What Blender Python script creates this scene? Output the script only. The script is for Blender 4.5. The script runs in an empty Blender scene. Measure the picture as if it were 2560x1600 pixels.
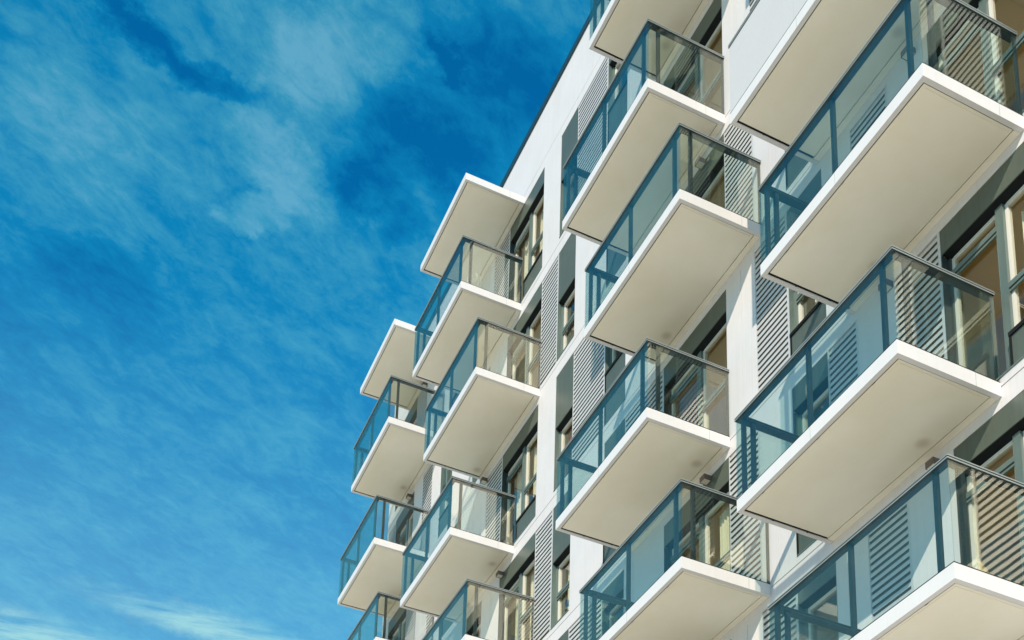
import bpy, math, random
from mathutils import Matrix, Vector
random.seed(7)
sc = bpy.context.scene
col = sc.collection
H = 3.1676            # storey height
ZG = 22.17            # level of the reference balcony (seventh floor) above the ground
WY = 1.5              # the facade plane; balcony fronts stand at y = 0

# ------------------------------------------------------------------ materials
def new_mat(name):
    m = bpy.data.materials.new(name); m.use_nodes = True
    nt = m.node_tree; nt.nodes.clear()
    out = nt.nodes.new('ShaderNodeOutputMaterial')
    return m, nt, out
def N(nt, t, **kw):
    n = nt.nodes.new(t)
    for k, v in kw.items():
        if k in n.inputs: n.inputs[k].default_value = v
        else: setattr(n, k, v)
    return n
def paint(name, c, rough=.5, metal=0., var=.05, streak=.0, scale=1.5, bump=0., bscale=60, spec=.5, grain=0.):
    """painted or metal surface: slight large-scale tone variation, faint vertical rain streaks, fine grain"""
    m, nt, out = new_mat(name); L = nt.links.new
    b = N(nt, 'ShaderNodeBsdfPrincipled', Roughness=rough, Metallic=metal)
    b.inputs['Specular IOR Level'].default_value = spec
    g = N(nt, 'ShaderNodeNewGeometry')
    n1 = N(nt, 'ShaderNodeTexNoise', Scale=scale, Detail=5., Roughness=.6); L(g.outputs['Position'], n1.inputs['Vector'])
    r1 = N(nt, 'ShaderNodeMapRange'); r1.inputs['From Min'].default_value = .3; r1.inputs['From Max'].default_value = .7
    r1.inputs['To Min'].default_value = 1-var; r1.inputs['To Max'].default_value = 1+var*.4
    L(n1.outputs['Fac'], r1.inputs['Value'])
    val = r1.outputs['Result']
    if streak:
        mp = N(nt, 'ShaderNodeMapping'); mp.inputs['Scale'].default_value = (22, 22, .45); L(g.outputs['Position'], mp.inputs['Vector'])
        n2 = N(nt, 'ShaderNodeTexNoise', Scale=1., Detail=4., Roughness=.55); L(mp.outputs['Vector'], n2.inputs['Vector'])
        r2 = N(nt, 'ShaderNodeMapRange'); r2.inputs['From Min'].default_value = .45; r2.inputs['From Max'].default_value = .75
        r2.inputs['To Min'].default_value = 1.; r2.inputs['To Max'].default_value = 1-streak
        L(n2.outputs['Fac'], r2.inputs['Value'])
        mu = N(nt, 'ShaderNodeMath', operation='MULTIPLY'); L(val, mu.inputs[0]); L(r2.outputs['Result'], mu.inputs[1]); val = mu.outputs[0]
    if grain:
        n3 = N(nt, 'ShaderNodeTexNoise', Scale=180., Detail=2.); L(g.outputs['Position'], n3.inputs['Vector'])
        r3 = N(nt, 'ShaderNodeMapRange'); r3.inputs['To Min'].default_value = 1-grain; r3.inputs['To Max'].default_value = 1+grain
        L(n3.outputs['Fac'], r3.inputs['Value'])
        mu = N(nt, 'ShaderNodeMath', operation='MULTIPLY'); L(val, mu.inputs[0]); L(r3.outputs['Result'], mu.inputs[1]); val = mu.outputs[0]
    vm = N(nt, 'ShaderNodeVectorMath', operation='SCALE'); vm.inputs[0].default_value = c; L(val, vm.inputs['Scale'])
    L(vm.outputs['Vector'], b.inputs['Base Color'])
    if bump:
        nb = N(nt, 'ShaderNodeTexNoise', Scale=bscale, Detail=3.); L(g.outputs['Position'], nb.inputs['Vector'])
        bp = N(nt, 'ShaderNodeBump', Strength=bump, Distance=.01); L(nb.outputs['Fac'], bp.inputs['Height']); L(bp.outputs['Normal'], b.inputs['Normal'])
    L(b.outputs['BSDF'], out.inputs['Surface'])
    return m
def glass(name, tint, ior=1.5, dust=.0, gloss_col=(1, 1, 1), rough=.0, tint2=None):
    """thin sheet glass: Fresnel mirror over a clear tint, with some dried rain marks"""
    m, nt, out = new_mat(name); L = nt.links.new
    tr = N(nt, 'ShaderNodeBsdfTransparent', Color=(*tint, 1))
    gl = N(nt, 'ShaderNodeBsdfGlossy', Color=(*gloss_col, 1), Roughness=rough)
    # Schlick reflectance from the angle to the sheet, the same from either side
    gg = N(nt, 'ShaderNodeNewGeometry'); dt = N(nt, 'ShaderNodeVectorMath', operation='DOT_PRODUCT'); L(gg.outputs['Incoming'], dt.inputs[0]); L(gg.outputs['Normal'], dt.inputs[1])
    ab = N(nt, 'ShaderNodeMath', operation='ABSOLUTE'); L(dt.outputs['Value'], ab.inputs[0])
    om = N(nt, 'ShaderNodeMath', operation='SUBTRACT'); om.inputs[0].default_value = 1.; L(ab.outputs[0], om.inputs[1])
    pw = N(nt, 'ShaderNodeMath', operation='POWER'); L(om.outputs[0], pw.inputs[0]); pw.inputs[1].default_value = 5.
    f0 = ((ior-1)/(ior+1))**2
    fr = N(nt, 'ShaderNodeMapRange'); fr.inputs['To Min'].default_value = f0; fr.inputs['To Max'].default_value = 1.; L(pw.outputs[0], fr.inputs['Value'])
    mx = N(nt, 'ShaderNodeMixShader'); L(fr.outputs[0], mx.inputs[0]); L(tr.outputs[0], mx.inputs[1]); L(gl.outputs[0], mx.inputs[2])
    if tint2:      # longer path through the body tint at a slant
        fm = N(nt, 'ShaderNodeMapRange', interpolation_type='SMOOTHSTEP'); fm.inputs['From Min'].default_value = .15; fm.inputs['From Max'].default_value = .65; L(om.outputs[0], fm.inputs['Value'])
        tm = N(nt, 'ShaderNodeMix', data_type='RGBA'); L(fm.outputs['Result'], tm.inputs[0]); tm.inputs[6].default_value = (*tint, 1); tm.inputs[7].default_value = (*tint2, 1)
        L(tm.outputs[2], tr.inputs['Color'])
    # slight waviness of tempered glass
    g = N(nt, 'ShaderNodeNewGeometry')
    nb = N(nt, 'ShaderNodeTexNoise', Scale=1.6, Detail=1.); L(g.outputs['Position'], nb.inputs['Vector'])
    bp = N(nt, 'ShaderNodeBump', Strength=.12, Distance=.02); L(nb.outputs['Fac'], bp.inputs['Height']); L(bp.outputs['Normal'], gl.inputs['Normal'])
    fin = mx.outputs[0]
    if dust:
        df = N(nt, 'ShaderNodeBsdfDiffuse', Color=(.62, .66, .66, 1))
        mp = N(nt, 'ShaderNodeMapping'); mp.inputs['Scale'].default_value = (30, 30, 1.3); L(g.outputs['Position'], mp.inputs['Vector'])
        n2 = N(nt, 'ShaderNodeTexNoise', Scale=1., Detail=6., Roughness=.7); L(mp.outputs['Vector'], n2.inputs['Vector'])
        n3 = N(nt, 'ShaderNodeTexNoise', Scale=2.2, Detail=8., Roughness=.75); L(g.outputs['Position'], n3.inputs['Vector'])
        ml = N(nt, 'ShaderNodeMath', operation='MULTIPLY'); L(n2.outputs['Fac'], ml.inputs[0]); L(n3.outputs['Fac'], ml.inputs[1])
        r = N(nt, 'ShaderNodeMapRange'); r.inputs['From Min'].default_value = .2; r.inputs['From Max'].default_value = .45
        r.inputs['To Min'].default_value = dust*.25; r.inputs['To Max'].default_value = dust
        L(ml.outputs[0], r.inputs['Value'])
        m2 = N(nt, 'ShaderNodeMixShader'); L(r.outputs['Result'], m2.inputs[0]); L(fin, m2.inputs[1]); L(df.outputs[0], m2.inputs[2]); fin = m2.outputs[0]
    L(fin, out.inputs['Surface'])
    return m
def soffit_mat(lx):
    """beige soffit board with a brown mark beside the lamp"""
    m, nt, out = new_mat('soffit_board'); L = nt.links.new
    b = N(nt, 'ShaderNodeBsdfPrincipled', Roughness=.75)
    g = N(nt, 'ShaderNodeNewGeometry'); tc = N(nt, 'ShaderNodeTexCoord')
    n1 = N(nt, 'ShaderNodeTexNoise', Scale=1.1, Detail=5., Roughness=.6); L(g.outputs['Position'], n1.inputs['Vector'])
    cr = N(nt, 'ShaderNodeValToRGB'); cr.color_ramp.elements[0].position = .35; cr.color_ramp.elements[1].position = .7
    cr.color_ramp.elements[0].color = (.78, .72, .60, 1); cr.color_ramp.elements[1].color = (.83, .78, .68, 1)
    L(n1.outputs['Fac'], cr.inputs['Fac'])
    col_ = cr.outputs['Color']
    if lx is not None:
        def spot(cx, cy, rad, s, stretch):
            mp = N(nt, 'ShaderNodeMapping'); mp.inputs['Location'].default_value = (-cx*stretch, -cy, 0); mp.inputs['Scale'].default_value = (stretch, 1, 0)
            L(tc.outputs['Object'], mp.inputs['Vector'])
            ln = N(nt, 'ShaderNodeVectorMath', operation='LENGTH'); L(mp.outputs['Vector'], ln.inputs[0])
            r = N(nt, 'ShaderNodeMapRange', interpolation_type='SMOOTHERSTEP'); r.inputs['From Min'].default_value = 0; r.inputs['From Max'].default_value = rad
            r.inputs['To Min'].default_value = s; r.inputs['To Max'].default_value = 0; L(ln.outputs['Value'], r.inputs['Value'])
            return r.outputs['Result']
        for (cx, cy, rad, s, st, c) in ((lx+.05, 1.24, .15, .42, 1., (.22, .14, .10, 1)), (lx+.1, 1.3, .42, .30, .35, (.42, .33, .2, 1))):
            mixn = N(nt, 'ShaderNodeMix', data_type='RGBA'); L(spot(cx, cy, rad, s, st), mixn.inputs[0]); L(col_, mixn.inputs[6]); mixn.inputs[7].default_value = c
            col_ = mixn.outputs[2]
    L(col_, b.inputs['Base Color'])
    nb = N(nt, 'ShaderNodeTexNoise', Scale=90., Detail=2.); L(g.outputs['Position'], nb.inputs['Vector'])
    bp = N(nt, 'ShaderNodeBump', Strength=.15, Distance=.004); L(nb.outputs['Fac'], bp.inputs['Height']); L(bp.outputs['Normal'], b.inputs['Normal'])
    L(b.outputs['BSDF'], out.inputs['Surface'])
    return m

M = dict(
    wall=paint('white_render_panel', (.605, .588, .605), .55, var=.045, streak=.06, bump=.05, bscale=140),
    fascia=paint('white_fascia_metal', (.65, .635, .64), .38, var=.03, streak=.03),
    joint=paint('joint_sealant', (.33, .38, .33), .8),
    corr=paint('corrugated_metal', (.53, .535, .555), .45, metal=.15, var=.05, streak=.05),
    cover=paint('grey_green_panel', (.092, .114, .095), .40, metal=.2, var=.10, streak=.14, scale=2.),
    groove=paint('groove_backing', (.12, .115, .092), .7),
    black=paint('black_metal', (.008, .010, .011), .6, var=.2, spec=.12),
    coping=paint('dark_coping', (.02, .05, .065), .35, metal=.4),
    frame=paint('grey_green_frame', (.12, .165, .152), .4, metal=.2, streak=.12),
    frame_shade=paint('shaded_frame', (.035, .048, .05), .45),  # frame colour with the shade of the reveal jambs put into it
    sash=paint('cream_sash', (.66, .63, .57), .4, streak=.1),
    rail=paint('rail_metal', (.026, .045, .055), .4, metal=.3, var=.1, streak=.1),
    trim=paint('rail_trim', (.27, .30, .30), .35, metal=.2),
    lamp=paint('lamp_brown', (.13, .095, .085), .5),
    diffuser=paint('lamp_diffuser', (.62, .57, .46), .5),
    room=paint('room_plaster', (.86, .68, .38), .9),
    curtain=paint('curtain_cloth', (.80, .77, .70), .9),
    red=paint('red_cloth', (.35, .02, .01), .8),
    pink=paint('pink_cloth', (.62, .33, .24), .9),
    whiteplastic=paint('white_wire', (.8, .8, .78), .4),
    frosted=paint('frosted_board', (.50, .495, .51), .6, var=.02, grain=.22),
    paving=paint('pale_paving', (.80, .695, .54), .85, var=.12, scale=.4, bump=.3, bscale=8),
    core=paint('rear_render', (.7, .69, .68), .7),
)
G_RAIL = glass('balustrade_glass', (.95, .96, .925), 1.68, dust=.006, gloss_col=(1., .93, .80), tint2=(.82, .915, .90))
G_WIN = glass('window_glass', (.90, .91, .86), 1.6, dust=.006)

# ------------------------------------------------------------------ mesh helpers
class MB:
    def __init__(s): s.v = []; s.f = []
    def box(s, x0, x1, y0, y1, z0, z1):
        b = len(s.v)
        s.v += [(x0,y0,z0),(x1,y0,z0),(x1,y1,z0),(x0,y1,z0),(x0,y0,z1),(x1,y0,z1),(x1,y1,z1),(x0,y1,z1)]
        s.f += [tuple(b+i for i in q) for q in ((0,3,2,1),(4,5,6,7),(0,1,5,4),(1,2,6,5),(2,3,7,6),(3,0,4,7))]
        return s
    def prism(s, prof, x0, x1):
        """profile of (y, z) points, counter-clockwise seen from +x, swept along x"""
        b = len(s.v); n = len(prof)
        s.v += [(x0, y, z) for y, z in prof] + [(x1, y, z) for y, z in prof]
        s.f.append(tuple(b+i for i in reversed(range(n)))); s.f.append(tuple(b+n+i for i in range(n)))
        for i in range(n):
            j = (i+1) % n; s.f.append((b+i, b+j, b+n+j, b+n+i))
        return s
    def tube(s, pts, r, n=6):
        prev = None
        pts = [Vector(p) for p in pts]
        for i, p in enumerate(pts):
            d = (pts[min(i+1, len(pts)-1)] - pts[max(i-1, 0)]).normalized()
            a = d.cross(Vector((0,0,1)) if abs(d.z) < .9 else Vector((1,0,0))).normalized(); c = d.cross(a)
            b = len(s.v)
            s.v += [tuple(p + r*(math.cos(2*math.pi*k/n)*a + math.sin(2*math.pi*k/n)*c)) for k in range(n)]
            if prev is not None:
                for k in range(n): s.f.append((prev+k, prev+(k+1) % n, b+(k+1) % n, b+k))
            prev = b
        return s
    def build(s, name, mat, parent=None, loc=(0,0,0), bevel=0):
        me = bpy.data.meshes.new(name); me.from_pydata(s.v, [], s.f); me.update()
        me.materials.append(mat)
        o = bpy.data.objects.new(name, me); col.objects.link(o); o.location = loc
        if parent: o.parent = parent
        if bevel:
            bm = o.modifiers.new('bevel', 'BEVEL'); bm.width = bevel; bm.segments = 2; bm.limit_method = 'ANGLE'
        return o
def tag(o, label=None, cat=None, group=None, kind=None):
    for k, v in (('label', label), ('category', cat), ('group', group), ('kind', kind)):
        if v: o[k] = v
    return o

# ------------------------------------------------------------------ setting
g = MB().box(-600, 600, -600, 900, -.3, 0).build('ground', M['paving']); tag(g, kind='structure')

# ------------------------------------------------------------------ the building
bld = bpy.data.objects.new('apartment_building', None); col.objects.link(bld)
tag(bld, 'white apartment block with glazed balconies, corrugated panels and dark parapet edge', 'building')
U0, U1 = -17.12, 13.0
ZT = 7.80
# cell: (kind, u0, u1, options)   kinds: W window, C corrugated
EVEN = [  # storeys 1, -1, -3
    ('W', -16.58, -15.10, dict(cov=.36, mul=[-15.85])), ('C', -15.10, -14.29), ('C', -13.54, -12.90),
    ('W', -12.34, -11.45, dict(cov=.36, guard=.58)), ('C', -9.82, -8.93),
    ('W', -8.93, -7.09, dict(cov=.40, mul=[-7.97], guard=.52, gu=(-8.08, -7.09), cur=[(-8.80, -8.50), (-7.9, -7.66)])),
    ('W', -6.25, -5.46, dict(cov=1.27)), ('C', -5.46, -4.12), ('W', -4.12, -3.32, dict(cov=.36, guard=1.20)),
    ('W', -1.97, -.05, dict(cov=.40, mul=[-.98])), ('C', -.05, .76), ('W', 1.56, 2.37, dict(cov=.38, guard=1.20)),
    ('C', 2.38, 3.01), ('C', 3.76, 4.56),
    ('W', 4.56, 6.62, dict(cov=.36, mul=[5.42], guard=.50, gu=(5.50, 6.62))), ('C', 6.62, 7.5), ('W', 8.3, 9.2, dict(cov=.4)), ('C', 9.2, 10.0),
]
ODD = [   # storeys 0, -2, -4
    ('C', -17.05, -16.40), ('W', -16.40, -14.95, dict(cov=.36, mul=[-15.7])), ('C', -14.28, -13.55),
    ('W', -12.93, -12.12, dict(cov=.36, guard=.58)), ('W', -10.75, -9.86, dict(cov=.36)),
    ('W', -8.88, -7.07, dict(cov=.40, mul=[-7.97])), ('C', -7.07, -6.25), ('W', -6.25, -5.45, dict(cov=1.28, cur=[(-5.95, -5.5)])),
    ('W', -4.11, -3.32, dict(cov=.36, guard=1.20)), ('C', -3.32, -1.97), ('W', -1.97, -.05, dict(cov=.40, mul=[-.98])),
    ('C', .73, 1.55), ('W', 1.55, 2.38, dict(cov=.36, guard=.58)), ('C', 3.02, 3.79),
    ('W', 4.56, 6.2, dict(cov=.33, mul=[5.42])), ('C', 6.2, 7.1), ('W', 7.1, 8.2, dict(cov=.4)), ('W', 9.2, 10., dict(cov=.4)),
]
GROOVES = {0: [-6.68, -3.00, -10.6, 1.16, 7.9], 1: [-4.78, -9.37, -13.2, .36, 4.2, 8.7], 'top': [-4.82, -6.68, -9.3, -13.0, -2.3, .4, 3.0]}
wall = MB(); joint = MB()
def grooved(x0, x1, z0, z1, cuts, y0=WY, y1=WY+.26, w=.009):
    """wall board, split by open joints at the given u positions"""
    a = x0
    for c in sorted(cuts):
        if x0+.1 < c < x1-.1:
            wall.box(a, c-w/2, y0, y1, z0, z1); a = c+w/2
    wall.box(a, x1, y0, y1, z0, z1)
KMIN = -7
for k in range(KMIN, 2):
    par = k % 2 == 0      # parity of storey: even k uses ODD layout (reference storey 0)
    cells = ODD if par else EVEN
    z0 = ZG + k*H + .07; z1 = ZG + (k+1)*H - .32
    if k > -5:
        a = U0
        for c in cells:
            if c[1] > a + .001: grooved(a, c[1], z0, z1, GROOVES[1 if par else 0])
            a = c[2]
        grooved(a, U1, z0, z1, GROOVES[1 if par else 0])
    else:
        wall.box(U0, U1, WY, WY+.26, z0, z1)
    # storey band under this storey: two boards with an open joint between them
    zb = ZG + k*H
    if k > KMIN:
        wall.box(U0, U1, WY, WY+.26, zb-.32, zb-.056)
        wall.box(U0, U1, WY, WY+.26, zb-.038, zb+.07)
        joint.box(U0+.03, U1-.03, WY+.012, WY+.2, zb-.0555, zb-.0385)
wall.box(U0, U1, WY, WY+.26, 0, ZG+KMIN*H+.07)
# parapet
zp = ZG + 2*H - .32
wall.box(U0, U1, WY, WY+.26, zp, ZG+6.262)
grooved(U0, U1, ZG+6.274, ZG+ZT, GROOVES['top'])
joint.box(U0+.03, U1-.03, WY+.012, WY+.2, ZG+6.2625, ZG+6.2735)
joint.box(U0+.03, U1-.03, WY+.02, WY+.2, ZG+6.3, ZG+ZT-.02)
wall.box(U0, U0+.25, WY+.26, 14, 0, ZG+ZT)      # gable end
wall.build('wall', M['wall'], bld)
joint.build('joint', M['joint'], bld)
MB().box(U0-.03, U1, WY-.035, 1.86, ZG+ZT, ZG+ZT+.155).box(U0-.03, U0+.28, 1.86, 14, ZG+ZT, ZG+ZT+.155).build('parapet_coping', M['coping'], bld)
r = MB(); r.box(U0+.26, U1, WY+.27, 13.9, ZG+6.6, ZG+6.8); r.build('roof', M['core'], bld)
c = MB(); c.box(U0+.26, U1-.01, 5.0, 13.8, 0, ZG+6.6); c.build('building_core', M['core'], bld)
# rooms: ceilings and floors seen through the panes, cross walls between flats
rm = MB()
for k in range(-5, 3):
    zb = ZG + k*H
    rm.box(U0+.26, U1-.02, WY+.262, 4.98, zb-.31, zb+.06)
for u in (-16.9, -14.6, -13.2, -11.2, -9.4, -6.7, -4.8, -2.6, .35, 1.2, 2.7, 4.1, 6.9, 8.9):
    rm.box(u-.06, u+.06, WY+.27, 4.97, ZG-5*H+.07, ZG+6.0)
rm.box(U0+.27, U1-.03, 4.9, 4.96, ZG-5*H+.07, ZG+6.0)
rm.build('interior', M['room'], bld)

# corrugated panels
PITCH = .1043
def corrugated(u0, u1, z0, z1):
    """white horizontal ribs with dark channels between them"""
    m = MB(); und = []
    m.box(u1-.045, u1-.001, WY+.002, WY+.03, z0, z1); m.box(u0+.001, u0+.010, WY+.004, WY+.03, z0, z1)
    m.box(u0+.001, u1-.001, WY+.0305, WY+.06, z0, z1)
    i = 0
    while True:
        zc = z1 - .03 - i*PITCH; i += 1
        if zc - .064 < z0: break
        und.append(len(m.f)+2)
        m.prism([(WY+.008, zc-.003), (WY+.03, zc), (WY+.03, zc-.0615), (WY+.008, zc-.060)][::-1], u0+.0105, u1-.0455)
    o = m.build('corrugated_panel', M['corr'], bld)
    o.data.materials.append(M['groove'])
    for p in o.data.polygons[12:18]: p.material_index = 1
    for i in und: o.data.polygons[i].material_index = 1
    return o

# windows
curtains = []
def make_window(k, u0, u1, cov=.36, mul=(), guard=0, gu=None, cur=(), tr=None):
    z0 = ZG + k*H + .07; z1 = ZG + (k+1)*H - .32
    zc = z1 - cov
    f = MB(); dk = MB() if mul else f; dk2 = MB() if mul else f
    # outer lining of the reveal
    dk.box(u0, u0+.014, WY+.004, WY+.15, z0, zc-.02); dk2.box(u1-.014, u1, WY+.004, WY+.15, z0, zc-.02)
    f.box(u0+.014, u1-.014, WY-.012, WY+.15, z0, z0+.02)
    zh = zc - .045                      # head of the window frame
    a = u0+.014; lights = []
    for mu in mul:
        f.box(mu-.055, mu+.055, WY+.085, WY+.16, z0+.02, zh); lights.append((a, mu-.055)); a = mu+.055
    lights.append((a, u1-.014))
    dk.box(u0+.014, u0+.05, WY+.10, WY+.16, z0+.02, zh); dk2.box(u1-.05, u1-.014, WY+.10, WY+.16, z0+.02, zh)
    w = f.build('window', M['frame'], bld)
    if mul: dk.build('jamb', M['frame_shade'], w); dk2.build('jamb', M['frame_shade'], w)
    # opening sashes: one tall light with a high bar, the other with a low bar
    s = MB()
    for i, (a, b) in enumerate(lights):
        a2 = a+.036 if i == 0 else a; b2 = b-.036 if i == len(lights)-1 else b
        s.box(a2, a2+.045, WY+.13, WY+.19, z0+.02, zh); s.box(b2-.045, b2, WY+.13, WY+.19, z0+.02, zh)
        s.box(a2+.045, b2-.045, WY+.13, WY+.19, z0+.02, z0+.075); s.box(a2+.045, b2-.045, WY+.13, WY+.19, zh-.05, zh)
        # thin shadow-line beads
        s.box(a2+.045, b2-.045, WY+.118, WY+.128, zh-.028, zh-.012)
    s.build('sash', M['sash'], w)
    for i, (a, b) in enumerate(lights):
        a2 = a+.036 if i == 0 else a; b2 = b-.036 if i == len(lights)-1 else b
        zb = ZG + k*H + (2.16 if (len(lights) == 2 and i == 0) else 1.24)
        if cov > 1: zb = ZG+k*H+.80
        t = MB().box(a2+.002, b2-.002, WY+.092, WY+.129, zb, zb+.07).box(a2+.003, b2-.003, WY+.122, WY+.128, zb-.02, zb).box(a2+.002, b2-.002, WY+.102, WY+.129, zb-.05, zb-.02)
        t.build('transom', M['frame'], w)
    for i, (a, b) in enumerate(lights):
        a2 = a+.08 if i == 0 else a+.045; b2 = b-.08 if i == len(lights)-1 else b-.045
        MB().box(a2, b2, WY+.155, WY+.162, z0+.076, zh-.051).build('pane', G_WIN, w)
    # blind cover and its dark underside
    MB().box(u0+.004, u1-.004, WY+.006, WY+.02, zc, z1-.004).build('blind_cover', M['cover'], w)
    MB().prism([(WY+.0205, zc+.001), (WY+.118, zc-.045), (WY+.19, zc-.045), (WY+.19, z1-.01), (WY+.0205, z1-.01)], u0+.016, u1-.016).build('blind_box', M['black'], w)
    if guard:
        ga, gb = gu or (u0, u1)
        MB().box(ga+.03, gb-.006, WY+.012, WY+.024, z0+.015, ZG+k*H+guard).build('guard_panel', M['cover'], w)
        MB().box(ga, gb-.004, WY-.008, WY+.045, ZG+k*H+guard, ZG+k*H+guard+.055).box(ga, ga+.03, WY+.0, WY+.03, z0+.015, ZG+k*H+guard).build('guard_rail', M['black'], w)
    for (a, b) in cur: curtains.append((k, a, b, z0+.03, zh-.06))
    return w
VIS = {1: (-17.2, 2.0), 0: (-17.2, 4.0), -1: (-17.2, 6.0), -2: (-17.2, 9), -3: (-14.5, 9), -4: (-9.5, 9)}
for k in range(-4, 2):
    par = k % 2 == 0
    z0 = ZG + k*H + .07; z1 = ZG + (k+1)*H - .32
    for c in (ODD if par else EVEN):
        if c[0] == 'C': corrugated(c[1], c[2], z0+.002, z1-.002)
        else: make_window(k, c[1], c[2], **c[3])

# ------------------------------------------------------------------ balconies
BL = 3.054; BD = 1.5
sof = {}
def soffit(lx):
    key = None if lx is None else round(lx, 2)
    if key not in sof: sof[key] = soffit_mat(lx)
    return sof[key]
def slab_mesh(L):
    m = MB(); w = .062; h = .180
    m.box(0, L, 0, w, -h, 0); m.box(0, w, w, BD-.002, -h, 0); m.box(L-w, L, w, BD-.002, -h, 0)
    m.box(w, L-w, w, BD-.002, -.035, -.004)
    # mitre lines at the two front corners
    return m
def soffit_mesh(L):
    m = MB()
    m.box(.062+.032, L-.062-.012, .062+.018, BD-.115, -.172, -.036)
    m.box(.125, L-.11, .112, BD-.15, -.1775, -.1725)
    m.box(.066, L-.066, BD-.100, BD-.003, -.176, -.036)
    return m
rail_parts = {}
def make_balcony(uA, k, lampu=None, frosted=False, L=BL, z=None, rails=True, kind='balcony'):
    zz = ZG + (k*H if z is None else z)
    loc = (uA, 0, zz)
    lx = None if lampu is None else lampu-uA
    b = slab_mesh(L).build(kind, M['fascia'], bld, loc)
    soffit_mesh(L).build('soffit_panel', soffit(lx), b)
    gp = MB(); gp.box(.0622, L-.0622, .0622, .0795, -.168, -.037); gp.box(.0622, .0935, .0797, BD-.12, -.168, -.037); gp.box(L-.0735, L-.0622, .0797, BD-.12, -.170, -.037)
    gp.build('gap_shade_strip', M['black'], b)  # black strips filling the open gap, shade put in as colour
    tr = MB()
    for x in (.45, 1.55, 2.55):       # small fixing clips in the shadow gap
        tr.box(x, x+.05, .064, .074, -.182, -.16)
    for y in (.5, 1.05): tr.box(.064, .080, y, y+.03, -.182, -.16)
    tr.build('fixing_clip', M['rail'], b)
    MB().box(L-.001, L+.0012, 1.118, 1.123, -.1795, -.001).build('fascia_joint', M['joint'], b)
    MB().box(L*.5-.0025, L*.5+.0025, -.0012, .001, -.1795, -.001).build('fascia_joint', M['joint'], b)
    if not rails: return b
    gt = 1.212
    gl = M['frosted'] if frosted else G_RAIL
    mid = L - 1.585
    MB().box(.002, mid-.004, .003, .015, .014, gt).build('glass_panel', gl, b)
    MB().box(mid+.004, L-.002, .003, .015, .014, gt).build('glass_panel', gl, b)
    MB().box(L-.015, L-.003, .018, BD-.012, .014, gt).build('glass_panel', G_RAIL, b)
    MB().box(.003, .015, .018, BD-.012, .014, gt).build('glass_panel', G_RAIL, b)
    ch = MB().box(0, L, .001, .028, .001, .0135).box(L-.028, L-.001, .028, BD-.01, .001, .0135).box(.001, .028, .028, BD-.01, .001, .0135)
    ch.build('glass_channel', M['black'], b)
    hr = MB(); e = .004; W = .105
    for (za, zb2, i) in ((1.236, 1.250, 0), (1.206, 1.2225, 0)):
        # U shaped rail in three runs, mitred by butting
        hr.box(-e, L+e, -e, W, za, zb2); hr.box(L-W, L+e, W, BD-.004, za, zb2); hr.box(-e, W, W, BD-.004, za, zb2)
    h = hr.build('handrail', M['rail'], b)
    tm = MB(); o_ = e+.006
    for (za, zb2) in ((1.2362, 1.2505), (1.2055, 1.2215)):
        tm.box(-o_, L+o_, -o_, -e-.0005, za, zb2); tm.box(L+e+.0005, L+o_, -e-.0005, BD-.004, za, zb2); tm.box(-o_, -e-.0005, -e-.0005, BD-.004, za, zb2)
    tm.box(-e+.001, L+e-.001, -e+.0005, W-.01, 1.2502, 1.2525); tm.box(L-W+.01, L+e-.001, W-.01, BD-.004, 1.2502, 1.2525)
    tm.build('rail_trim', M['trim'], b)
    cr = MB(); cr.box(.008, L-.008, .008, W-.006, 1.2226, 1.2359); cr.box(L-W+.006, L-.008, W-.006, BD-.006, 1.2226, 1.2359); cr.box(.008, W-.006, W-.006, BD-.006, 1.2226, 1.2359)
    cr.build('rail_gap', M['black'], b)
    for x in (L-.262, L-1.61, .072):
        MB().box(x, x+.048, .036, .090, .002, 1.2055).build('post', M['rail'], b)
    for x in (L-.088, .040):
        MB().box(x, x+.048, .205, .262, .002, 1.2055).build('post', M['rail'], b)
    for x in (L-.05, .02):
        MB().box(x, x+.03, BD-.035, BD-.003, .002, 1.2055).build('wall_bracket', M['rail'], b)
    return b
SE, SO, LE, LO, ME, MO, RE, RO = -11.196, -10.086, -15.972, -16.577, -2.103, -3.054, 2.288, 2.912
BAL = [(SE, 1, -9.6), (SO, 0, -9.85), (SE, -1, -8.75), (SO, -2, -9.0), (SE, -3, -8.75),
       (LE, 1, -15.2), (LO, 0, -15.9), (LE, -1, -15.2), (LO, -2, -15.9),
       (ME, 1, -1.5), (MO, 0, -.66), (ME, -1, -1.5), (MO, -2, -.60), (ME, -3, -1.5), (MO, -4, -.6),
       (RE, 1, 4.3), (RO, 0, 3.65), (RE, -1, 4.29), (RO, -2, 3.65), (RE, -3, 4.30), (RO, -4, 3.65),
       (RE, -5, None), (RO, -6, None), (ME, -5, None), (SO, -4, None), (LE, -3, None)]
for (uA, k, lu) in BAL:
    make_balcony(uA, k, lu, frosted=(uA == RE and k == -1))
for (uA, uB, lu) in ((-11.03, -8.142, None), (-15.72, -12.918, -14.4), (-1.95, .952, None), (2.44, 5.342, None)):
    make_balcony(uA, 2, lu, L=uB-uA, z=6.182, rails=False, kind='canopy')

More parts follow.
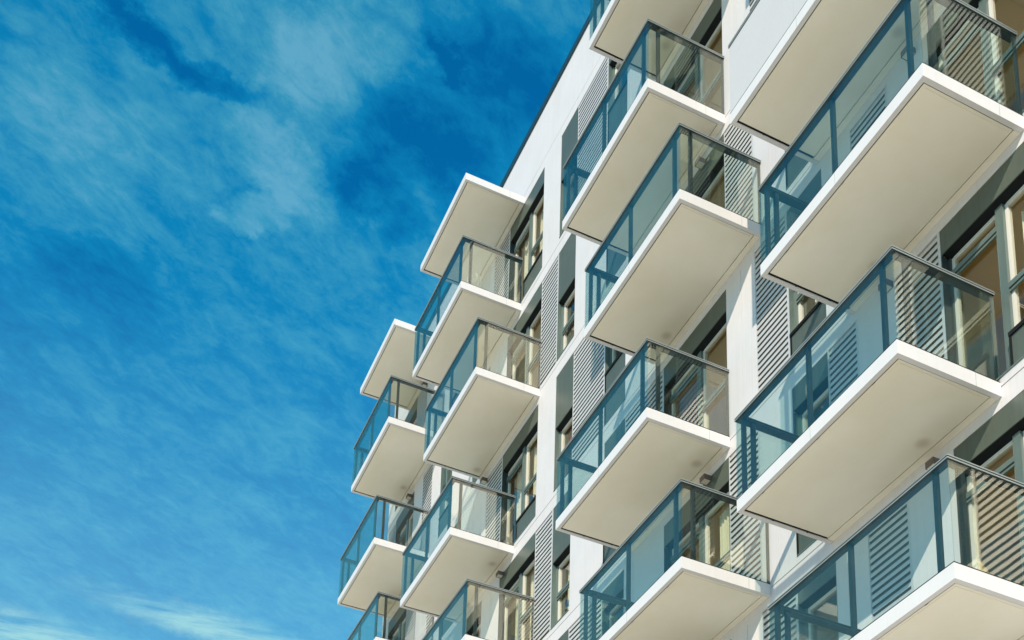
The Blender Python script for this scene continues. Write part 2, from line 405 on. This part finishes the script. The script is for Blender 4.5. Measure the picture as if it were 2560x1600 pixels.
# ------------------------------------------------------------------ lamps under the balconies
def lamp(u, ztop, label):
    e = bpy.data.objects.new('balcony_lamp', None); col.objects.link(e); e.location = (u, WY-.065, ztop)
    tag(e, label, 'lamp', 'box lamps under the balconies')
    b = MB(); t = .008; a = .068
    b.box(-a, a, -a, a-.004, .012, .09); b.box(-a, a, -a, -a+t, 0, .012); b.box(-a, a, a-.004-t, a-.004, 0, .012)
    b.box(-a, -a+t, -a+t, a-.004-t, 0, .012); b.box(a-t, a, -a+t, a-.004-t, 0, .012); b.box(-.03, .03, a-.004, a-.0015, .02, .085)
    b.build('housing', M['lamp'], e)
    MB().box(-a+t+.001, a-t-.001, -a+t+.001, a-t-.005, .003, .0115).build('diffuser', M['diffuser'], e)
LAMPS = [(-.60, -2, 'brown box lamp just above the glass corner of the lower middle balcony'),
         (4.30, -3, 'dark brown box lamp peeking above the lowest right balcony handrail'),
         (-8.72, -1, 'small brown box lamp under the second lowest balcony of the second column'),
         (-15.2, 1, 'small box lamp under the upper balcony of the leftmost column'),
         (-9.85, 0, 'brown box lamp at the wall below the middle balcony of the second column'),
         (4.29, -1, 'box lamp seen through the topmost right balcony front glass, under the frosted balcony'),
         (3.65, -2, 'box lamp behind the glass corner of the right middle balcony'),
         (-.66, 0, 'box lamp seen through the side glass of the middle balcony under the upper middle one'),
         (-14.4, 1.955, 'box lamp under the white canopy at the far left')]
for u, k, lab in LAMPS: lamp(u, ZG + k*H - .415, lab)

# ------------------------------------------------------------------ curtains
def curtain(u0, u1, z0, z1, label, y=WY+.30):
    m = MB(); n = max(6, int((u1-u0)/.018)); b = 0
    for i in range(n+1):
        t = i/n; x = u0+(u1-u0)*t; yy = y + .022*math.sin(i*1.35) + .008*math.sin(i*.5+u0*9)
        m.v += [(x, yy, z0), (x, yy+.004*math.sin(i*.9), z1)]
    for i in range(n): m.f.append((2*i, 2*i+2, 2*i+3, 2*i+1))
    o = m.build('curtain', M['curtain'])
    sm = o.modifiers.new('thick', 'SOLIDIFY'); sm.thickness = .004
    return tag(o, label, 'curtain', 'cream curtains behind the windows')
CUR = [
 (1, -8.72, -8.40, 'cream curtain in the narrow left light of the top floor window under the canopy'),
 (1, -7.86, -7.60, 'cream curtain behind the right pane of the top floor window under the canopy'),
 (-1, -8.75, -8.35, 'narrow cream curtain behind the left pane of the fourth window down beside the white pillar'),
 (-1, -7.86, -7.50, 'cream curtain behind the right pane above the grey guard panel, third floor down'),
 (-2, -8.60, -8.1, 'cream curtain seen through the bottom second column balcony glass'),
 (-2, -7.85, -7.35, 'bright pleated curtain in the tall window left of the lowest corrugated panel'),
 (0, -5.98, -5.50, 'pleated curtain below the grey panel left of the upper middle balcony'),
 (-2, -6.12, -5.75, 'white curtain in the tall window right of the lowest corrugated strip'),
 (-3, 5.56, 5.85, 'pale curtain behind the big right pane at the edge of the picture'),
 (-4, 5.56, 5.80, 'pale curtain in the window beside the lowest right balcony'),
 (-2, 1.78, 2.1, 'cream curtain in the small window below the frosted balcony'),
 (-3, -.75, -.35, 'white curtain seen through the lowest middle balcony side glass'),
]
for k, a, b, lab in CUR:
    z0 = ZG+k*H+.10; z1 = ZG+(k+1)*H-.32-.5
    if k == 0 or (k == -2 and a < -5.5 and a > -6.5): z1 = ZG+k*H+1.48
    curtain(a, b, z0, z1, lab)
# clothes in the window of the fourth storey
rc = MB().box(-6.02, -5.86, WY+.24, WY+.26, ZG-H+.95, ZG-H+1.32); o = rc.build('red_cloth', M['red']); tag(o, 'small dark red cloth hanging in the tall window left of the corrugated panel', 'cloth')
# wire lantern standing on the top balcony of the second column
e = bpy.data.objects.new('wire_lantern', None); col.objects.link(e); e.location = (-8.42, .42, ZG+H-.002)
tag(e, 'round white wire lantern standing behind the glass of the top balcony', 'lantern')
lm = MB()
for q in range(8):
    an = q*math.pi/4
    lm.tube([(.17*math.sin(p)*math.cos(an), .17*math.sin(p)*math.sin(an), .40+.17*-math.cos(p)) for p in [i*math.pi/10 for i in range(1, 10)]], .006)
for zz_, rr in ((.33, .156), (.40, .17), (.47, .156), (.52, .115)):
    lm.tube([(rr*math.cos(i*math.pi/8), rr*math.sin(i*math.pi/8), zz_) for i in range(17)], .005)
lm.build('cage', M['whiteplastic'], e)
st = MB().tube([(0, 0, 0), (0, 0, .24)], .02, 8); st.box(-.1, .1, -.1, .1, 0, .02); st.build('stand', M['whiteplastic'], e)

# ------------------------------------------------------------------ light
d = Vector((-1.10, 1.0, -.98)).normalized()
sun = bpy.data.lights.new('sun', 'SUN'); sun.energy = 4.8; sun.angle = math.radians(.53); sun.color = (1, .855, .68)
so = bpy.data.objects.new('sun', sun); col.objects.link(so); so.rotation_euler = d.to_track_quat('-Z', 'Y').to_euler()
w = bpy.data.worlds.new('World'); sc.world = w; w.use_nodes = True
nt = w.node_tree; nt.nodes.clear(); L = nt.links.new
out = nt.nodes.new('ShaderNodeOutputWorld'); bg = nt.nodes.new('ShaderNodeBackground'); bg.inputs[1].default_value = .10
sky = nt.nodes.new('ShaderNodeTexSky'); sky.sky_type = 'NISHITA'; sky.sun_disc = False
sky.sun_elevation = math.asin(-d.z); sky.sun_rotation = math.atan2(-d.x, -d.y)
sky.air_density = 1.0; sky.dust_density = .3; sky.ozone_density = 2.5
tint = N(nt, 'ShaderNodeMix', data_type='RGBA', blend_type='MULTIPLY'); tint.inputs[0].default_value = 1.; tint.inputs[7].default_value = (.010, .98, 1.45, 1)
L(sky.outputs[0], tint.inputs[6])
tc = N(nt, 'ShaderNodeTexCoord')
# cirrus layer: directions projected on a level sheet of cloud
sep = N(nt, 'ShaderNodeSeparateXYZ'); L(tc.outputs['Generated'], sep.inputs[0])
mz = N(nt, 'ShaderNodeMath', operation='MAXIMUM'); L(sep.outputs[2], mz.inputs[0]); mz.inputs[1].default_value = .12
dx = N(nt, 'ShaderNodeMath', operation='DIVIDE'); L(sep.outputs[0], dx.inputs[0]); L(mz.outputs[0], dx.inputs[1])
dy = N(nt, 'ShaderNodeMath', operation='DIVIDE'); L(sep.outputs[1], dy.inputs[0]); L(mz.outputs[0], dy.inputs[1])
cv = N(nt, 'ShaderNodeCombineXYZ'); L(dx.outputs[0], cv.inputs[0]); L(dy.outputs[0], cv.inputs[1])
def cnoise(scale, along, across, rot, det, rough, lo, hi, a=0., b=1., dist=0.):
    """noise drawn out along the direction rot (degrees) of the cloud sheet"""
    vr = N(nt, 'ShaderNodeVectorRotate', rotation_type='Z_AXIS'); vr.inputs['Angle'].default_value = math.radians(-rot); L(cv.outputs[0], vr.inputs['Vector'])
    mp = N(nt, 'ShaderNodeVectorMath', operation='MULTIPLY'); L(vr.outputs[0], mp.inputs[0]); mp.inputs[1].default_value = (along, across, 1)
    n = N(nt, 'ShaderNodeTexNoise', Scale=scale, Detail=det, Roughness=rough, Distortion=dist); L(mp.outputs[0], n.inputs['Vector'])
    r = N(nt, 'ShaderNodeMapRange', interpolation_type='SMOOTHSTEP'); r.inputs['From Min'].default_value = lo; r.inputs['From Max'].default_value = hi
    r.inputs['To Min'].default_value = a; r.inputs['To Max'].default_value = b
    L(n.outputs['Fac'], r.inputs['Value']); return r.outputs['Result']
def warped(scale, amp):
    nz = N(nt, 'ShaderNodeTexNoise', Scale=scale, Detail=6., Roughness=.65); L(cv.outputs[0], nz.inputs['Vector'])
    sb = N(nt, 'ShaderNodeVectorMath', operation='SUBTRACT'); L(nz.outputs['Color'], sb.inputs[0]); sb.inputs[1].default_value = (.5, .5, .5)
    sl = N(nt, 'ShaderNodeVectorMath', operation='SCALE'); L(sb.outputs[0], sl.inputs[0]); sl.inputs['Scale'].default_value = amp
    ad = N(nt, 'ShaderNodeVectorMath', operation='ADD'); L(cv.outputs[0], ad.inputs[0]); L(sl.outputs[0], ad.inputs[1])
    return ad.outputs[0]
WARP = {'big': warped(9., .16), 'small': warped(26., .06)}
def blob(cx, cy, rx, ry, rot, s, warp='big', soft=.2):
    """a soft patch of the cloud sheet, edges broken up by noise"""
    t = N(nt, 'ShaderNodeVectorMath', operation='SUBTRACT'); L(WARP[warp], t.inputs[0]); t.inputs[1].default_value = (cx, cy, 0)
    mp = N(nt, 'ShaderNodeVectorRotate', rotation_type='Z_AXIS'); mp.inputs['Angle'].default_value = math.radians(-rot); L(t.outputs[0], mp.inputs['Vector'])
    ml = N(nt, 'ShaderNodeVectorMath', operation='MULTIPLY'); L(mp.outputs[0], ml.inputs[0]); ml.inputs[1].default_value = (1/rx, 1/ry, 0)
    ln = N(nt, 'ShaderNodeVectorMath', operation='LENGTH'); L(ml.outputs[0], ln.inputs[0])
    r = N(nt, 'ShaderNodeMapRange', interpolation_type='SMOOTHSTEP'); r.inputs['From Min'].default_value = soft; r.inputs['From Max'].default_value = 1.3
    r.inputs['To Min'].default_value = s; r.inputs['To Max'].default_value = 0; L(ln.outputs['Value'], r.inputs['Value'])
    return r.outputs['Result']
def madd(a, b, op='ADD', clamp=False):
    m = N(nt, 'ShaderNodeMath', operation=op); m.use_clamp = clamp
    for i, s in enumerate((a, b)):
        if isinstance(s, (int, float)): m.inputs[i].default_value = s
        else: L(s, m.inputs[i])
    return m.outputs[0]
base = cnoise(4.6, .85, 1.25, 110, 7, .58, .32, .68, .30, .62, .3)
fine = cnoise(22., .75, 1.35, 125, 9, .68, .30, .70, -.13, .13, .6)
dens = madd(madd(base, fine), cnoise(60., .8, 1.3, 110, 6, .7, .3, .7, -.075, .075, .4))
BLOBS = [(-.81, .17, .08, .065, 0, .46, 'big', .1), (-.905, .175, .075, .035, 120, .36, 'big', .1), (-.968, .172, .034, .021, 70, .36, 'small', .55),
         (-.95, .03, .12, .09, 60, .34, 'big', .1), (-.76, .24, .05, .04, 60, .20, 'big', .1),
         (-.846, .050, .050, .016, 116, -.62, 'small', 0.), (-.860, .122, .055, .015, 88, -.55, 'small', 0.),
         (-.900, .245, .040, .032, 30, -.52, 'small', 0.), (-.835, .280, .07, .040, 100, -.52, 'small', 0.), (-.765, .268, .03, .010, 120, -.4, 'small', .1), (-.76, .32, .09, .035, 100, -.34, 'small', .1),
         (-.93, .285, .03, .03, 0, -.25, 'big', .1), (-1.10, .06, .09, .05, 60, -.20, 'big', .1)]
for bb in BLOBS: dens = madd(dens, blob(*bb))
dens = madd(madd(dens, 0., 'MAXIMUM'), 1., 'MINIMUM')
ramp = N(nt, 'ShaderNodeValToRGB'); cr = ramp.color_ramp; L(dens, ramp.inputs[0])
cr.elements[0].position = 0; cr.elements[0].color = (0, 0, 0, 1); cr.elements[1].position = 1; cr.elements[1].color = (.95, 2.2, 1.8, 1)
e_ = cr.elements.new(.4); e_.color = (.03, .75, .85, 1); e_ = cr.elements.new(.7); e_.color = (.34, 1.5, 1.2, 1)
mixc = N(nt, 'ShaderNodeMix', data_type='RGBA', blend_type='ADD'); mixc.inputs[0].default_value = 1.; L(tint.outputs[2], mixc.inputs[6]); L(ramp.outputs[0], mixc.inputs[7])
# brighter wisps low in the sky
wis = blob(-1.655, .29, .045, .19, 4, 1., 'small', .1); ws2 = blob(-1.80, .06, .07, .18, 5, 1., 'small', .1)
wst = madd(cnoise(10., .5, 2.2, 80, 8, .62, .30, .60), madd(wis, ws2), 'MULTIPLY', True)
low = N(nt, 'ShaderNodeMapRange', interpolation_type='SMOOTHSTEP'); low.inputs['From Min'].default_value = .70; low.inputs['From Max'].default_value = .40; low.inputs['To Max'].default_value = .38
L(sep.outputs[2], low.inputs['Value'])
wtot = madd(madd(wst, .80, 'MULTIPLY'), low.outputs['Result'])
mw = N(nt, 'ShaderNodeMix', data_type='RGBA'); L(wtot, mw.inputs[0]); L(mixc.outputs[2], mw.inputs[6]); mw.inputs[7].default_value = (2.9, 5.8, 6.4, 1)
L(mw.outputs[2], bg.inputs[0]); L(bg.outputs[0], out.inputs[0])

# ------------------------------------------------------------------ camera
cam = bpy.data.cameras.new('camera'); co = bpy.data.objects.new('camera', cam); col.objects.link(co); sc.camera = co
R = ((0.40823443, 0.91233139, 0.03156081), (-0.21314953, 0.1288798, -0.96848194), (-0.88764403, 0.3886405, 0.24707617))
f, px, py = 3290.41, 1224.82, 2610.21
cx_ = Vector(R[0]); cy_ = -Vector(R[1]); cz_ = -Vector(R[2])
mt = Matrix((cx_, cy_, cz_)).transposed().to_4x4(); mt.translation = Vector((14.680808, -8.680438, -20.694679+ZG))
co.matrix_world = mt
cam.sensor_width = 36; cam.sensor_fit = 'HORIZONTAL'; cam.lens = f/2560*36
cam.shift_x = (1280-px)/2560; cam.shift_y = (py-800)/2560
cam.clip_end = 5000; cam.clip_start = .1

sc.view_settings.view_transform = 'Standard'; sc.view_settings.look = 'None'; sc.view_settings.exposure = .25; sc.view_settings.gamma = 1
sc.cycles.max_bounces = 10; sc.cycles.transparent_max_bounces = 24; sc.cycles.diffuse_bounces = 5; sc.cycles.glossy_bounces = 4
sc.cycles.caustics_reflective = False; sc.cycles.caustics_refractive = False
